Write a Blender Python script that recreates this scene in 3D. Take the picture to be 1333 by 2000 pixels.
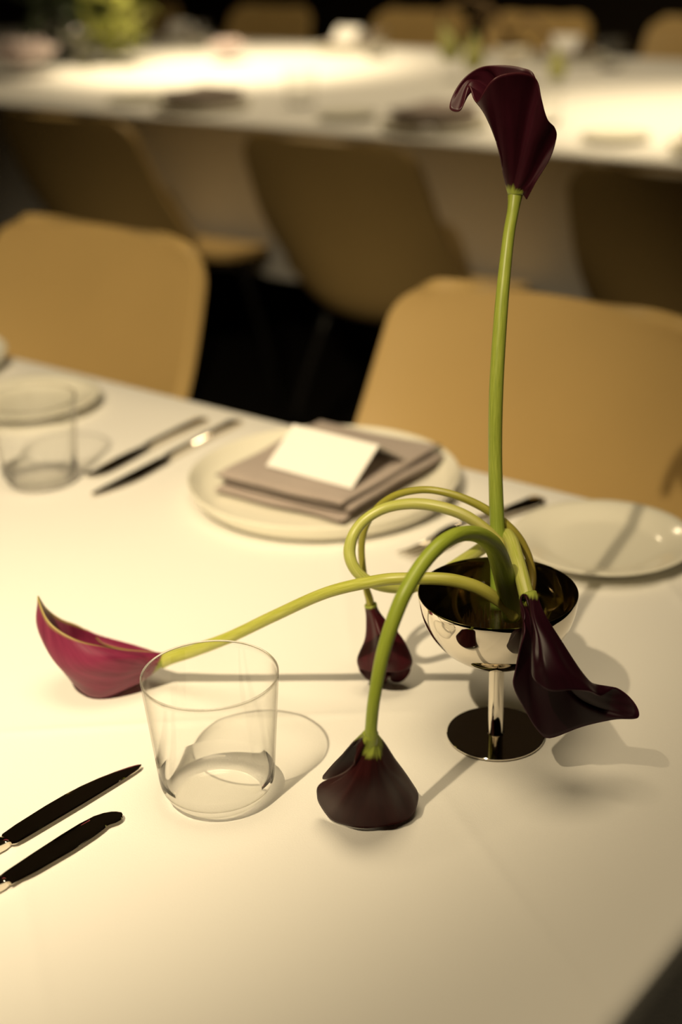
import bpy, bmesh, math, random
from mathutils import Vector, Matrix, noise

for o in list(bpy.data.objects):
    bpy.data.objects.remove(o)
scene = bpy.context.scene
COL = scene.collection

# ------------------------------------------------------------------ camera
cam_data = bpy.data.cameras.new('camera')
cam_data.sensor_fit = 'VERTICAL'
cam_data.sensor_height = 36.0
cam_data.sensor_width = 24.0
cam_data.lens = 50.0
cam_data.clip_start = 0.02
cam_data.dof.use_dof = True
cam_data.dof.focus_distance = 0.945
cam_data.dof.aperture_fstop = 3.0
cam = bpy.data.objects.new('camera', cam_data)
COL.objects.link(cam)
pitch, roll = math.radians(23.65), math.radians(-1.90)
fwd = Vector((0, math.cos(pitch), -math.sin(pitch)))
rgt = Vector((1, 0, 0))
upv = rgt.cross(fwd)
r2 = rgt * math.cos(roll) + upv * math.sin(roll)
u2 = upv * math.cos(roll) - rgt * math.sin(roll)
mat = Matrix((r2, u2, -fwd)).transposed().to_4x4()
mat.translation = Vector((0, 0, 0.75 + 0.5583))
cam.matrix_world = mat
scene.camera = cam

# ------------------------------------------------------------------ exposure, world, lamps
scene.view_settings.view_transform = 'Standard'
scene.view_settings.look = 'None'
scene.view_settings.exposure = 0.08
scene.view_settings.gamma = 1.0
scene.view_settings.use_curve_mapping = False

scene.cycles.max_bounces = 8
scene.cycles.diffuse_bounces = 4
scene.cycles.glossy_bounces = 5
scene.cycles.transmission_bounces = 8
scene.cycles.transparent_max_bounces = 16

world = bpy.data.worlds.new('dim_room')
scene.world = world
world.use_nodes = True
world.node_tree.nodes['Background'].inputs[0].default_value = (1.0, 0.74, 0.40, 1)
world.node_tree.nodes['Background'].inputs[1].default_value = 0.02

WARM = (1.0, 0.80, 0.50)


def spot(name, loc, target, watts, angle, blend, radius, colour=WARM):
    d = bpy.data.lights.new(name, 'SPOT')
    d.energy = watts
    d.color = colour
    d.spot_size = math.radians(angle)
    d.spot_blend = blend
    d.shadow_soft_size = radius
    o = bpy.data.objects.new(name, d)
    COL.objects.link(o)
    o.location = loc
    o.rotation_euler = (Vector(target) - Vector(loc)).to_track_quat('-Z', 'Y').to_euler()
    return o


# table frame: a runs along the tables, b points away from the camera
TABLE_ROT = math.radians(-38.5)
UA = Vector((math.cos(TABLE_ROT), math.sin(TABLE_ROT), 0))
UB = Vector((-math.sin(TABLE_ROT), math.cos(TABLE_ROT), 0))
TOP = 0.75


def ab(a, b, z=0.0):
    p = UA * a + UB * b
    return Vector((p.x, p.y, z))


KEY = Vector((-0.46, 0.01, 2.14))
spot('key_downlight', KEY, (-0.47, 1.34, 0.75), 190, 58, 1.0, 0.012)
spot('soft_fill', ab(-0.38, 0.50, 2.78), ab(-0.34, 0.70, 0.75), 84, 80, 1.0, 0.50)  # added overhead fill without a fixture, lifts the shadows on the near table
spot('far_spot', ab(-3.5, 3.4, 2.75), ab(-3.50, 3.85, 0.75), 380, 46, 1.0, 0.06)
spot('far_spot', ab(-1.2, 3.2, 2.75), ab(-1.45, 3.5, 0.75), 260, 46, 1.0, 0.06)
spot('far_spot', ab(-2.6, 3.5, 2.75), ab(-2.6, 3.7, 0.75), 105, 140, 1.0, 0.07)  # broad fill lamp, added to brighten the background table as a whole

# ------------------------------------------------------------------ materials
def new_mat(name):
    m = bpy.data.materials.new(name)
    m.use_nodes = True
    nt = m.node_tree
    return m, nt, nt.nodes['Principled BSDF']


def setp(b, **kw):
    names = dict(rough='Roughness', metal='Metallic', spec='Specular IOR Level', coat='Coat Weight', coat_rough='Coat Roughness',
                 sss='Subsurface Weight', sheen='Sheen Weight', ior='IOR', trans='Transmission Weight')
    for k, v in kw.items():
        b.inputs[names[k]].default_value = v


def plain(name, rgb, var=0.08, scale=30.0, bump=0.0, bump_scale=400.0, stretch=None, **kw):
    """one colour with a little procedural variation and fine relief"""
    m, nt, b = new_mat(name)
    setp(b, **kw)
    tc = nt.nodes.new('ShaderNodeTexCoord')
    src = tc.outputs['Object']
    if stretch:
        mp = nt.nodes.new('ShaderNodeMapping')
        mp.inputs['Scale'].default_value = stretch
        nt.links.new(src, mp.inputs['Vector'])
        src = mp.outputs['Vector']
    nz = nt.nodes.new('ShaderNodeTexNoise')
    nz.inputs['Scale'].default_value = scale
    nz.inputs['Detail'].default_value = 4
    nt.links.new(src, nz.inputs['Vector'])
    mx = nt.nodes.new('ShaderNodeMix')
    mx.data_type = 'RGBA'
    mx.inputs['A'].default_value = tuple(max(0, c * (1 - var)) for c in rgb) + (1,)
    mx.inputs['B'].default_value = tuple(min(1, c * (1 + var)) for c in rgb) + (1,)
    nt.links.new(nz.outputs['Fac'], mx.inputs['Factor'])
    nt.links.new(mx.outputs['Result'], b.inputs['Base Color'])
    if bump:
        n2 = nt.nodes.new('ShaderNodeTexNoise')
        n2.inputs['Scale'].default_value = bump_scale
        n2.inputs['Detail'].default_value = 2
        nt.links.new(src, n2.inputs['Vector'])
        bp = nt.nodes.new('ShaderNodeBump')
        bp.inputs['Strength'].default_value = bump
        bp.inputs['Distance'].default_value = 0.001
        nt.links.new(n2.outputs['Fac'], bp.inputs['Height'])
        nt.links.new(bp.outputs['Normal'], b.inputs['Normal'])
    return m


M = {}
M['cloth'] = plain('white_linen', (0.80, 0.785, 0.745), 0.02, 6, bump=0.25, bump_scale=900, rough=0.85, spec=0.2)
M['napkin'] = plain('mauve_grey_linen', (0.40, 0.335, 0.30), 0.06, 40, bump=0.5, bump_scale=1100, rough=0.9, spec=0.15, sheen=0.2)
M['card'] = plain('white_card', (0.88, 0.86, 0.82), 0.01, 20, rough=0.7)
M['plate'] = plain('cream_glazed_porcelain', (0.80, 0.775, 0.66), 0.02, 12, rough=0.12, spec=0.5)
M['steel'] = plain('polished_steel', (0.74, 0.69, 0.60), 0.03, 25, rough=0.05, metal=1.0)
M['steel_in'] = plain('dark_steel_inside', (0.50, 0.41, 0.28), 0.2, 60, rough=0.07, metal=1.0)  # bowl inside: darker and browner than the outer steel
M['frog'] = plain('dark_cast_metal', (0.03, 0.027, 0.02), 0.3, 90, rough=0.35, metal=0.7)
M['pin'] = plain('brass_pin', (0.55, 0.42, 0.20), 0.2, 90, rough=0.25, metal=1.0)
M['chair'] = plain('tan_leather', (0.56, 0.385, 0.150), 0.05, 8, bump=0.3, bump_scale=350, rough=0.5, spec=0.35)
M['chair_leg'] = plain('black_metal', (0.012, 0.011, 0.01), 0.1, 20, rough=0.4)
M['table_wood'] = plain('dark_wood', (0.045, 0.028, 0.015), 0.2, 9, rough=0.5, stretch=(1, 8, 1))
M['floor'] = plain('dark_floor', (0.010, 0.008, 0.006), 0.3, 5, rough=0.6)
M['wall'] = plain('dark_brown_wall', (0.045, 0.030, 0.016), 0.15, 3, rough=0.8)
M['ceiling'] = plain('brown_ceiling', (0.030, 0.018, 0.009), 0.1, 2, rough=0.8)


def glass_material(name, tint, refl=1.0):
    m, nt, b = new_mat(name)
    nt.nodes.remove(b)
    out = nt.nodes['Material Output']
    tr = nt.nodes.new('ShaderNodeBsdfTransparent')
    gl = nt.nodes.new('ShaderNodeBsdfGlossy')
    gl.inputs['Roughness'].default_value = 0.01
    lw = nt.nodes.new('ShaderNodeLayerWeight')
    lw.inputs['Blend'].default_value = 0.5
    pw = nt.nodes.new('ShaderNodeMath')
    pw.operation = 'POWER'
    pw.inputs[1].default_value = 5.0
    nt.links.new(lw.outputs['Facing'], pw.inputs[0])
    fr = nt.nodes.new('ShaderNodeMath')
    fr.operation = 'MULTIPLY_ADD'
    fr.inputs[1].default_value = 0.9 * refl
    fr.inputs[2].default_value = 0.04 * refl
    nt.links.new(pw.outputs['Value'], fr.inputs[0])
    cr = nt.nodes.new('ShaderNodeMix')
    cr.data_type = 'RGBA'
    cr.inputs['A'].default_value = tint[0] + (1,)
    cr.inputs['B'].default_value = tint[1] + (1,)
    nt.links.new(pw.outputs['Value'], cr.inputs['Factor'])
    nt.links.new(cr.outputs['Result'], tr.inputs['Color'])
    mx = nt.nodes.new('ShaderNodeMixShader')
    nt.links.new(fr.outputs['Value'], mx.inputs['Fac'])
    nt.links.new(tr.outputs['BSDF'], mx.inputs[1])
    nt.links.new(gl.outputs['BSDF'], mx.inputs[2])
    nt.links.new(mx.outputs['Shader'], out.inputs['Surface'])
    return m


M['glass'], _nt, _b = new_mat('clear_glass')
setp(_b, rough=0.0, trans=1.0, ior=1.47)
_b.inputs['Base Color'].default_value = (1, 1, 1, 1)
M['heel_glass'], _nt, _b = new_mat('thick_glass_heel')
setp(_b, rough=0.0, trans=1.0, ior=1.14)
_b.inputs['Base Color'].default_value = (1, 1, 1, 1)
M['thin_glass'] = glass_material('thin_clear_glass', ((0.995, 0.995, 0.99), (0.55, 0.52, 0.45)))
M['water'] = glass_material('still_water', ((0.93, 0.92, 0.88), (0.8, 0.78, 0.7)))


def stem_material(name, c1, c2, c3):
    """fleshy stalk: lengthwise streaks of two greens, third colour towards the foot"""
    m, nt, b = new_mat(name)
    setp(b, rough=0.38, spec=0.45, sss=0.12)
    b.inputs['Subsurface Radius'].default_value = (0.006, 0.008, 0.002)
    b.inputs['Subsurface Scale'].default_value = 0.4
    uv = nt.nodes.new('ShaderNodeTexCoord')
    mp = nt.nodes.new('ShaderNodeMapping')
    mp.inputs['Scale'].default_value = (14, 10, 1)
    nt.links.new(uv.outputs['UV'], mp.inputs['Vector'])
    nz = nt.nodes.new('ShaderNodeTexNoise')
    nz.inputs['Scale'].default_value = 1.6
    nz.inputs['Detail'].default_value = 5
    nt.links.new(mp.outputs['Vector'], nz.inputs['Vector'])
    rp = nt.nodes.new('ShaderNodeValToRGB')
    rp.color_ramp.elements[0].position = 0.36
    rp.color_ramp.elements[1].position = 0.66
    rp.color_ramp.elements[0].color = c1 + (1,)
    rp.color_ramp.elements[1].color = c2 + (1,)
    nt.links.new(nz.outputs['Fac'], rp.inputs['Fac'])
    sep = nt.nodes.new('ShaderNodeSeparateXYZ')
    nt.links.new(uv.outputs['UV'], sep.inputs['Vector'])
    mr = nt.nodes.new('ShaderNodeMapRange')
    mr.inputs['From Min'].default_value = 0.10
    mr.inputs['From Max'].default_value = 0.34
    mr.inputs['To Min'].default_value = 0.75
    mr.inputs['To Max'].default_value = 0.0
    nt.links.new(sep.outputs['Y'], mr.inputs['Value'])
    mx = nt.nodes.new('ShaderNodeMix')
    mx.data_type = 'RGBA'
    mx.inputs['B'].default_value = c3 + (1,)
    nt.links.new(mr.outputs['Result'], mx.inputs['Factor'])
    nt.links.new(rp.outputs['Color'], mx.inputs['A'])
    nt.links.new(mx.outputs['Result'], b.inputs['Base Color'])
    return m


def spathe_material(name, dark, light, spec=0.28, base=(0.30, 0.36, 0.06), edge=(0.12, 0.05, 0.03), base_end=0.10, edge_from=0.985):
    """petal: veins run from foot to lip, green where it joins the stalk, paler along the lip"""
    m, nt, b = new_mat(name)
    setp(b, rough=0.38, spec=spec)
    uv = nt.nodes.new('ShaderNodeTexCoord')
    mp = nt.nodes.new('ShaderNodeMapping')
    mp.inputs['Scale'].default_value = (38, 2.2, 1)
    nt.links.new(uv.outputs['UV'], mp.inputs['Vector'])
    nz = nt.nodes.new('ShaderNodeTexNoise')
    nz.inputs['Scale'].default_value = 1.0
    nz.inputs['Detail'].default_value = 4
    nt.links.new(mp.outputs['Vector'], nz.inputs['Vector'])
    rp = nt.nodes.new('ShaderNodeValToRGB')
    rp.color_ramp.elements[0].position = 0.3
    rp.color_ramp.elements[1].position = 0.75
    rp.color_ramp.elements[0].color = dark + (1,)
    rp.color_ramp.elements[1].color = light + (1,)
    nt.links.new(nz.outputs['Fac'], rp.inputs['Fac'])
    sep = nt.nodes.new('ShaderNodeSeparateXYZ')
    nt.links.new(uv.outputs['UV'], sep.inputs['Vector'])
    # ragged green foot
    ad = nt.nodes.new('ShaderNodeMath')
    ad.operation = 'MULTIPLY_ADD'
    ad.inputs[1].default_value = 0.10
    nt.links.new(nz.outputs['Fac'], ad.inputs[0])
    nt.links.new(sep.outputs['Y'], ad.inputs[2])
    mr = nt.nodes.new('ShaderNodeMapRange')
    mr.inputs['From Min'].default_value = base_end
    mr.inputs['From Max'].default_value = base_end + 0.05
    mr.inputs['To Min'].default_value = 1.0
    mr.inputs['To Max'].default_value = 0.0
    nt.links.new(ad.outputs['Value'], mr.inputs['Value'])
    mx = nt.nodes.new('ShaderNodeMix')
    mx.data_type = 'RGBA'
    mx.inputs['B'].default_value = base + (1,)
    nt.links.new(mr.outputs['Result'], mx.inputs['Factor'])
    nt.links.new(rp.outputs['Color'], mx.inputs['A'])
    m2 = nt.nodes.new('ShaderNodeMapRange')
    m2.inputs['From Min'].default_value = edge_from
    m2.inputs['From Max'].default_value = 0.998
    m2.inputs['To Max'].default_value = 0.8
    nt.links.new(sep.outputs['Y'], m2.inputs['Value'])
    mx2 = nt.nodes.new('ShaderNodeMix')
    mx2.data_type = 'RGBA'
    mx2.inputs['B'].default_value = edge + (1,)
    nt.links.new(m2.outputs['Result'], mx2.inputs['Factor'])
    nt.links.new(mx.outputs['Result'], mx2.inputs['A'])
    nt.links.new(mx2.outputs['Result'], b.inputs['Base Color'])
    return m


# ------------------------------------------------------------------ mesh helpers
def tag(o, label=None, cat=None, group=None, kind=None):
    if label:
        o['label'] = label
    if cat:
        o['category'] = cat
    if group:
        o['group'] = group
    if kind:
        o['kind'] = kind
    return o


def empty(name, loc=(0, 0, 0), rz=0.0):
    o = bpy.data.objects.new(name, None)
    o.empty_display_size = 0.05
    COL.objects.link(o)
    o.location = loc
    o.rotation_euler = (0, 0, rz)
    return o


def mesh_obj(name, verts, faces, m, parent=None, smooth=True, uvs=None, sharp=None):
    me = bpy.data.meshes.new(name)
    me.from_pydata([tuple(v) for v in verts], [], faces)
    if uvs is not None:
        lay = me.uv_layers.new(name='UVMap')
        for lp in me.loops:
            lay.data[lp.index].uv = uvs[lp.vertex_index]
    me.materials.append(m)
    bm = bmesh.new()
    bm.from_mesh(me)
    if uvs is None:
        bmesh.ops.recalc_face_normals(bm, faces=bm.faces)
    bm.to_mesh(me)
    bm.free()
    if smooth:
        for p in me.polygons:
            p.use_smooth = True
        if sharp is not None:
            me.set_sharp_from_angle(angle=math.radians(sharp))
    o = bpy.data.objects.new(name, me)
    COL.objects.link(o)
    if parent is not None:
        o.parent = parent
    return o


def lathe(name, prof, m, parent=None, seg=64, sharp=40, loc=(0, 0, 0)):
    """closed or open profile of (radius, z) spun about z"""
    verts, faces, rings = [], [], []
    for r, z in prof:
        if r < 1e-6:
            rings.append([len(verts)])
            verts.append((loc[0], loc[1], z + loc[2]))
        else:
            rings.append(list(range(len(verts), len(verts) + seg)))
            for k in range(seg):
                t = 2 * math.pi * k / seg
                verts.append((loc[0] + r * math.cos(t), loc[1] + r * math.sin(t), z + loc[2]))
    for A, B in zip(rings, rings[1:]):
        for k in range(seg):
            k2 = (k + 1) % seg
            if len(A) == 1 and len(B) == 1:
                continue
            if len(A) == 1:
                faces.append((A[0], B[k], B[k2]))
            elif len(B) == 1:
                faces.append((A[k], B[0], A[k2]))
            else:
                faces.append((A[k], B[k], B[k2], A[k2]))
    return mesh_obj(name, verts, faces, m, parent, True, None, sharp)


def box(name, lo, hi, m, parent=None, bevel=0.0):
    bm = bmesh.new()
    bmesh.ops.create_cube(bm, size=1)
    for v in bm.verts:
        v.co = Vector((lo[i] + (v.co[i] + 0.5) * (hi[i] - lo[i]) for i in range(3)))
    if bevel:
        bmesh.ops.bevel(bm, geom=list(bm.edges), offset=bevel, segments=2, affect='EDGES', profile=0.7)
    me = bpy.data.meshes.new(name)
    bm.to_mesh(me)
    bm.free()
    me.materials.append(m)
    o = bpy.data.objects.new(name, me)
    COL.objects.link(o)
    if parent is not None:
        o.parent = parent
    return o


def crom(P, t):
    """Catmull-Rom through P (list of Vectors) at parameter t in 0..len-1"""
    n = len(P)
    i = min(int(t), n - 2)
    f = t - i
    p1, p2 = P[i], P[i + 1]
    p0 = P[i - 1] if i > 0 else p1 * 2 - p2
    p3 = P[i + 2] if i + 2 < n else p2 * 2 - p1
    return 0.5 * ((2 * p1) + (p2 - p0) * f + (2 * p0 - 5 * p1 + 4 * p2 - p3) * f * f + (3 * p1 - p0 - 3 * p2 + p3) * f * f * f)


def tube(name, pts, m, parent=None, sides=16, per=7, caps=True, flat=None):
    """swept round stalk; pts = (x, y, z, radius)"""
    P = [Vector((p[0], p[1], p[2], p[3])) for p in pts]
    N = (len(P) - 1) * per
    S = [crom(P, (len(P) - 1) * k / N) for k in range(N + 1)]
    C = [Vector(s[:3]) for s in S]
    rad = [s[3] for s in S]
    T = [(C[min(k + 1, N)] - C[max(k - 1, 0)]).normalized() for k in range(N + 1)]
    nrm = T[0].orthogonal().normalized()
    verts, uvs, faces = [], [], []
    ln = [0.0]
    for k in range(N):
        ln.append(ln[-1] + (C[k + 1] - C[k]).length)
    for k in range(N + 1):
        nrm = (nrm - T[k] * nrm.dot(T[k])).normalized()
        bn = T[k].cross(nrm)
        for s in range(sides):
            a = 2 * math.pi * s / sides
            verts.append(C[k] + (nrm * math.cos(a) + bn * math.sin(a)) * rad[k])
            uvs.append((abs(2 * s / sides - 1), ln[k] / ln[-1]))
    for k in range(N):
        for s in range(sides):
            s2 = (s + 1) % sides
            faces.append((k * sides + s, k * sides + s2, (k + 1) * sides + s2, (k + 1) * sides + s))
    if caps:
        faces.append(tuple(reversed(range(sides))))
        faces.append(tuple(range(N * sides, (N + 1) * sides)))
    return mesh_obj(name, verts, faces, m, parent, True, uvs)


def spathe(name, netdata, m, parent=None, cols=150, rows=36, thick=0.0009):
    """petal skinned over a net of control columns from foot to lip"""
    closed, net = netdata
    net = [[Vector(p) for p in c] for c in net]
    n = len(net)
    R_ = len(net[0])
    verts, uvs, faces = [], [], []
    K = cols
    for k in range(K + 1):
        if closed:
            ext = [net[-1]] + net + [net[0], net[1]]
            t = 1 + n * k / K
            if k == K:
                t = 1 + n - 1e-6
            col = [crom([e[r] for e in ext], t) for r in range(R_)]
        else:
            col = [crom([e[r] for e in net], (n - 1) * k / K) for r in range(R_)]
        for j in range(rows + 1):
            v = j / rows
            verts.append(crom(col, (R_ - 1) * v))
            uvs.append((k / K, v))
    for k in range(K):
        for j in range(rows):
            a = k * (rows + 1) + j
            faces.append((a, a + 1, a + rows + 2, a + rows + 1))
    o = mesh_obj(name, verts, faces, m, parent, True, uvs)
    if closed:
        bm = bmesh.new()
        bm.from_mesh(o.data)
        bmesh.ops.remove_doubles(bm, verts=bm.verts, dist=1e-5)
        bm.to_mesh(o.data)
        bm.free()
    sm = o.modifiers.new('relax', 'SMOOTH')
    sm.iterations = 2
    sm.factor = 0.35
    sd = o.modifiers.new('thickness', 'SOLIDIFY')
    sd.thickness = thick
    sd.offset = 0
    return o


def copy_tree(o, parent=None):
    c = o.copy()
    COL.objects.link(c)
    c.parent = parent
    for ch in list(o.children):
        copy_tree(ch, c)
    return c


def group_rot(o, loc, rz=0.0):
    o.location = loc
    o.rotation_euler = (0, 0, rz)
    return o


# ------------------------------------------------------------------ the room
CEIL = 2.9
A0, A1, B0, B1 = -6.8, 2.6, -2.2, 6.8


def slab(name, a0, a1, b0, b1, z0, z1, m):
    o = box(name, (a0, b0, z0), (a1, b1, z1), m)
    o.rotation_euler = (0, 0, TABLE_ROT)
    return tag(o, kind='structure')


slab('floor', A0, A1, B0, B1, -0.1, 0.0, M['floor'])
slab('ceiling', A0, A1, B0, B1, CEIL, CEIL + 0.1, M['ceiling'])
slab('wall_back', A0, A1, B1, B1 + 0.1, 0.0, CEIL, M['wall'])
slab('wall_front', A0, A1, B0 - 0.1, B0, 0.0, CEIL, M['wall'])
slab('wall_left', A0 - 0.1, A0, B0, B1, 0.0, CEIL, M['wall'])
slab('wall_right', A1, A1 + 0.1, B0, B1, 0.0, CEIL, M['wall'])

# ------------------------------------------------------------------ tables and cloths
NEAR = (-2.95, -0.256, 0.290, 1.167)
FAR = (-5.6, 0.3, 2.87, 4.62)


def table(rect, label):
    a0, a1, b0, b1 = rect
    root = empty('dining_table', ab((a0 + a1) / 2, (b0 + b1) / 2), TABLE_ROT)
    ha, hb = (a1 - a0) / 2 - 0.012, (b1 - b0) / 2 - 0.012
    box('tabletop', (-ha, -hb, TOP - 0.036), (ha, hb, TOP - 0.006), M['table_wood'], root, 0.004)
    for sx in (-1, 1):
        for sy in (-1, 1):
            x, y = sx * (ha - 0.12), sy * (hb - 0.10)
            box('leg', (x - 0.03, y - 0.03, 0.0), (x + 0.03, y + 0.03, TOP - 0.037), M['table_wood'], root, 0.004)
    return tag(root, label, 'table')


table(NEAR, 'dining table under the white cloth in the foreground')
table(FAR, 'long dining table under the white cloth in the background')

# pressed folds of the near cloth: (a, b) end points and height
CREASES = [((-0.76, 0.535), (-0.535, 0.728), 0.0011), ((-0.452, 0.664), (-0.262, 0.541), 0.0012),
           ((-0.775, 0.966), (-0.60, 0.762), 0.0008), ((-0.50, 1.062), (-0.40, 0.975), 0.0012),
           ((-0.60, 0.762), (-0.545, 0.728), 0.0006), ((-0.66, 0.47), (-0.50, 0.36), 0.0008)]


def crease_height(a, b):
    h = 0.0
    for (p, q, amp) in CREASES:
        dx, dy = q[0] - p[0], q[1] - p[1]
        L2 = dx * dx + dy * dy
        t = max(-0.1, min(1.1, ((a - p[0]) * dx + (b - p[1]) * dy) / L2))
        d = math.hypot(a - p[0] - t * dx, b - p[1] - t * dy)
        w = min(1.0, max(0.0, (t + 0.1) / 0.25)) * min(1.0, max(0.0, (1.1 - t) / 0.25))
        if d < 0.03:
            h += amp * w * (math.exp(-(d / 0.0035) ** 2) + 0.25 * math.exp(-(d / 0.012) ** 2))
    return h


def cloth(name, rect, drop, fine, label, lifted=()):
    """table linen: flat top, soft shoulder, hanging skirt with slow waves"""
    a0, a1, b0, b1 = rect
    ca, cb = (a0 + a1) / 2, (b0 + b1) / 2

    def axis(lo, hi, flo, fhi, step, coarse):
        r = 0.010
        xs = []
        x = lo + r
        while x < hi - r - 1e-6:
            xs.append((x, 0.0))
            x += step if flo - step <= x <= fhi else coarse
        xs.append((hi - r, 0.0))
        sk = [(hi - r + r * math.sin(t), r * math.cos(t) - r) for t in (0.4, 0.8, 1.2, math.pi / 2)]
        sk += [(hi, -r - (drop - r) * k / 14) for k in range(1, 15)]
        sk2 = [(lo + hi - x, z) for x, z in reversed(sk)]
        return sk2 + xs + sk
    if fine:
        XA = axis(a0, a1, -1.05, -0.25, 0.004, 0.05)
        XB = axis(b0, b1, 0.33, 1.12, 0.004, 0.05)
    else:
        XA = axis(a0, a1, 9, 9, 0.06, 0.06)
        XB = axis(b0, b1, 9, 9, 0.06, 0.06)
    verts, faces = [], []
    for (a, za) in XA:
        for (b, zb) in XB:
            z = min(za, zb)
            if z < -0.012:
                k = 1.0
                for ch in (lifted if b > cb else ()):       # the skirt rests on the seats pushed under the table
                    k = min(k, 0.62 + 0.38 * min(1.0, max(0.0, (abs(a - ch) - 0.23) / 0.10)))
                z *= k
            aa, bb = a, b
            skirt = max(0.0, -z - 0.012) / drop
            if skirt > 0:
                wv = 0.030 * skirt * (0.5 + 0.5 * math.sin(17 * (a + b) + 1.3 * math.sin(5 * a)))
                if zb < -0.011 and zb <= za:
                    bb += math.copysign(wv + 0.012 * skirt, b - cb)
                if za < -0.011 and za <= zb:
                    aa += math.copysign(wv + 0.012 * skirt, a - ca)
            if z > -1e-6 and fine:
                z += crease_height(a, b) + 0.0005 * noise.noise(Vector((a * 7, b * 7, 0)))
            p = UA * (aa - ca) + UB * (bb - cb)
            verts.append((aa - ca, bb - cb, z))
    nb = len(XB)
    for i in range(len(XA) - 1):
        for j in range(nb - 1):
            faces.append((i * nb + j, (i + 1) * nb + j, (i + 1) * nb + j + 1, i * nb + j + 1))
    o = mesh_obj(name, verts, faces, M['cloth'], None, True)
    o.location = ab(ca, cb, TOP)
    o.rotation_euler = (0, 0, TABLE_ROT)
    return tag(o, label, 'tablecloth')


cloth('tablecloth', NEAR, 0.25, True, 'creased white linen tablecloth on the foreground table')
cloth('tablecloth', FAR, 0.39, False, 'white linen tablecloth hanging over the background table', (-4.30, -3.50, -2.94, -2.25, -5.08))

# ------------------------------------------------------------------ chairs
def make_chair():
    root = empty('dining_chair')
    prof = [(0.225, 0.436), (0.20, 0.448), (0.10, 0.444), (0.0, 0.434), (-0.09, 0.430), (-0.150, 0.442), (-0.192, 0.480),
            (-0.218, 0.545), (-0.243, 0.640), (-0.270, 0.735), (-0.300, 0.832)]
    P = [Vector((0, y, z)) for y, z in prof]
    half = [0.195, 0.212, 0.232, 0.240, 0.243, 0.245, 0.246, 0.245, 0.241, 0.233, 0.222]
    lift = [0.0, 0.004, 0.018, 0.042, 0.075, 0.103, 0.112, 0.090, 0.054, 0.036, 0.026]
    H = [Vector((h, l, 0)) for h, l in zip(half, lift)]
    rows = 70
    nn = len(P) - 1
    C = [crom(P, nn * k / rows) for k in range(rows + 1)]
    W = [crom(H, nn * k / rows) for k in range(rows + 1)]
    ln = [0.0]
    for k in range(rows):
        ln.append(ln[-1] + (C[k + 1] - C[k]).length)
    verts, faces = [], []
    ncol = 24
    # resample ends finely for the rounded corners
    ts = [0, .002, .006, .012, .02, .03, .042, .055]
    par = [t for t in ts] + [0.055 + (0.945 - 0.055) * k / 44 for k in range(1, 44)] + [1 - t for t in reversed(ts)]
    for t in par:
        x = t * rows
        i = min(int(x), rows - 1)
        f = x - i
        c = C[i].lerp(C[i + 1], f)
        w, l = W[i].lerp(W[i + 1], f)[:2]
        s_len = ln[i] + (ln[i + 1] - ln[i]) * f
        d = min(s_len, ln[-1] - s_len)
        rc = 0.055
        if d < rc:
            w = w - rc + math.sqrt(max(0.0, rc * rc - (rc - d) ** 2))
        tan = (C[min(i + 1, rows)] - C[max(i - 1, 0)]).normalized()
        nrm = Vector((0, tan.z, -tan.y))
        if nrm.z < 0 and abs(nrm.z) > abs(nrm.y):
            nrm = -nrm
        if nrm.y < 0 and abs(nrm.y) > abs(nrm.z):
            nrm = -nrm
        for k in range(ncol + 1):
            s = -1 + 2 * k / ncol
            s = math.sin(s * math.pi / 2) * 0.35 + s * 0.65
            p = c + Vector((s * w, 0, 0)) + nrm * (l * abs(s) ** 2.2)
            p.z += 0.012 * (1 - s * s) * max(0.0, (t - 0.75) / 0.25)
            verts.append(p)
    nc = ncol + 1
    for i in range(len(par) - 1):
        for k in range(ncol):
            faces.append((i * nc + k, i * nc + k + 1, (i + 1) * nc + k + 1, (i + 1) * nc + k))
    sh = mesh_obj('seat_shell', verts, faces, M['chair'], root)
    sd = sh.modifiers.new('padding', 'SOLIDIFY')
    sd.thickness = 0.020
    sd.offset = 0
    bv = sh.modifiers.new('soft_edge', 'BEVEL')
    bv.width = 0.008
    bv.segments = 3
    bv.limit_method = 'ANGLE'
    bv.angle_limit = math.radians(50)
    for sx in (-1, 1):
        tube('leg', [(sx * 0.15, 0.15, 0.435, 0.011), (sx * 0.19, 0.185, 0.22, 0.010), (sx * 0.215, 0.21, 0.0, 0.008)], M['chair_leg'], root, 10, 4)
        tube('leg', [(sx * 0.14, -0.10, 0.425, 0.011), (sx * 0.185, -0.165, 0.22, 0.010), (sx * 0.21, -0.21, 0.0, 0.008)], M['chair_leg'], root, 10, 4)
    return root


CHAIRS = [
    (-0.838, 1.200, -1, 0, 'tan leather shell chair behind the plate with the white card'),
    (-1.630, 1.200, -1, 0, 'tan leather shell chair at the left edge, lit from the front'),
    (-1.060, 2.585, 1, 0, 'chair at the background table seen from behind, right of the upright flower'),
    (-1.850, 2.585, 1, 0, 'chair at the background table seen from behind, middle of three'),
    (-2.640, 2.585, 1, 0, 'chair at the background table seen from behind, leftmost of three'),
    (-4.300, 4.760, -1, 0, 'blurred chair on the far side of the background table, second from the left'),
    (-3.500, 4.760, -1, 0, 'blurred chair on the far side of the background table, behind the bright white card'),
    (-2.940, 4.760, -1, 0, 'blurred chair on the far side of the background table, behind the arching brown stalks'),
    (-2.250, 4.760, -1, 0, 'blurred chair on the far side of the background table, at the right edge'),
    (-5.080, 4.760, -1, 0, 'blurred chair on the far side of the background table, behind the green leaves'),
]
chair0 = make_chair()
for i, (a, b, face, yaw, lab) in enumerate(CHAIRS):
    c = chair0 if i == 0 else copy_tree(chair0)
    c.location = ab(a, b)
    c.rotation_euler = (0, 0, TABLE_ROT + (math.pi if face < 0 else 0) + math.radians(yaw))
    tag(c, lab, 'chair', 'tan shell chairs round the tables')

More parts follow.
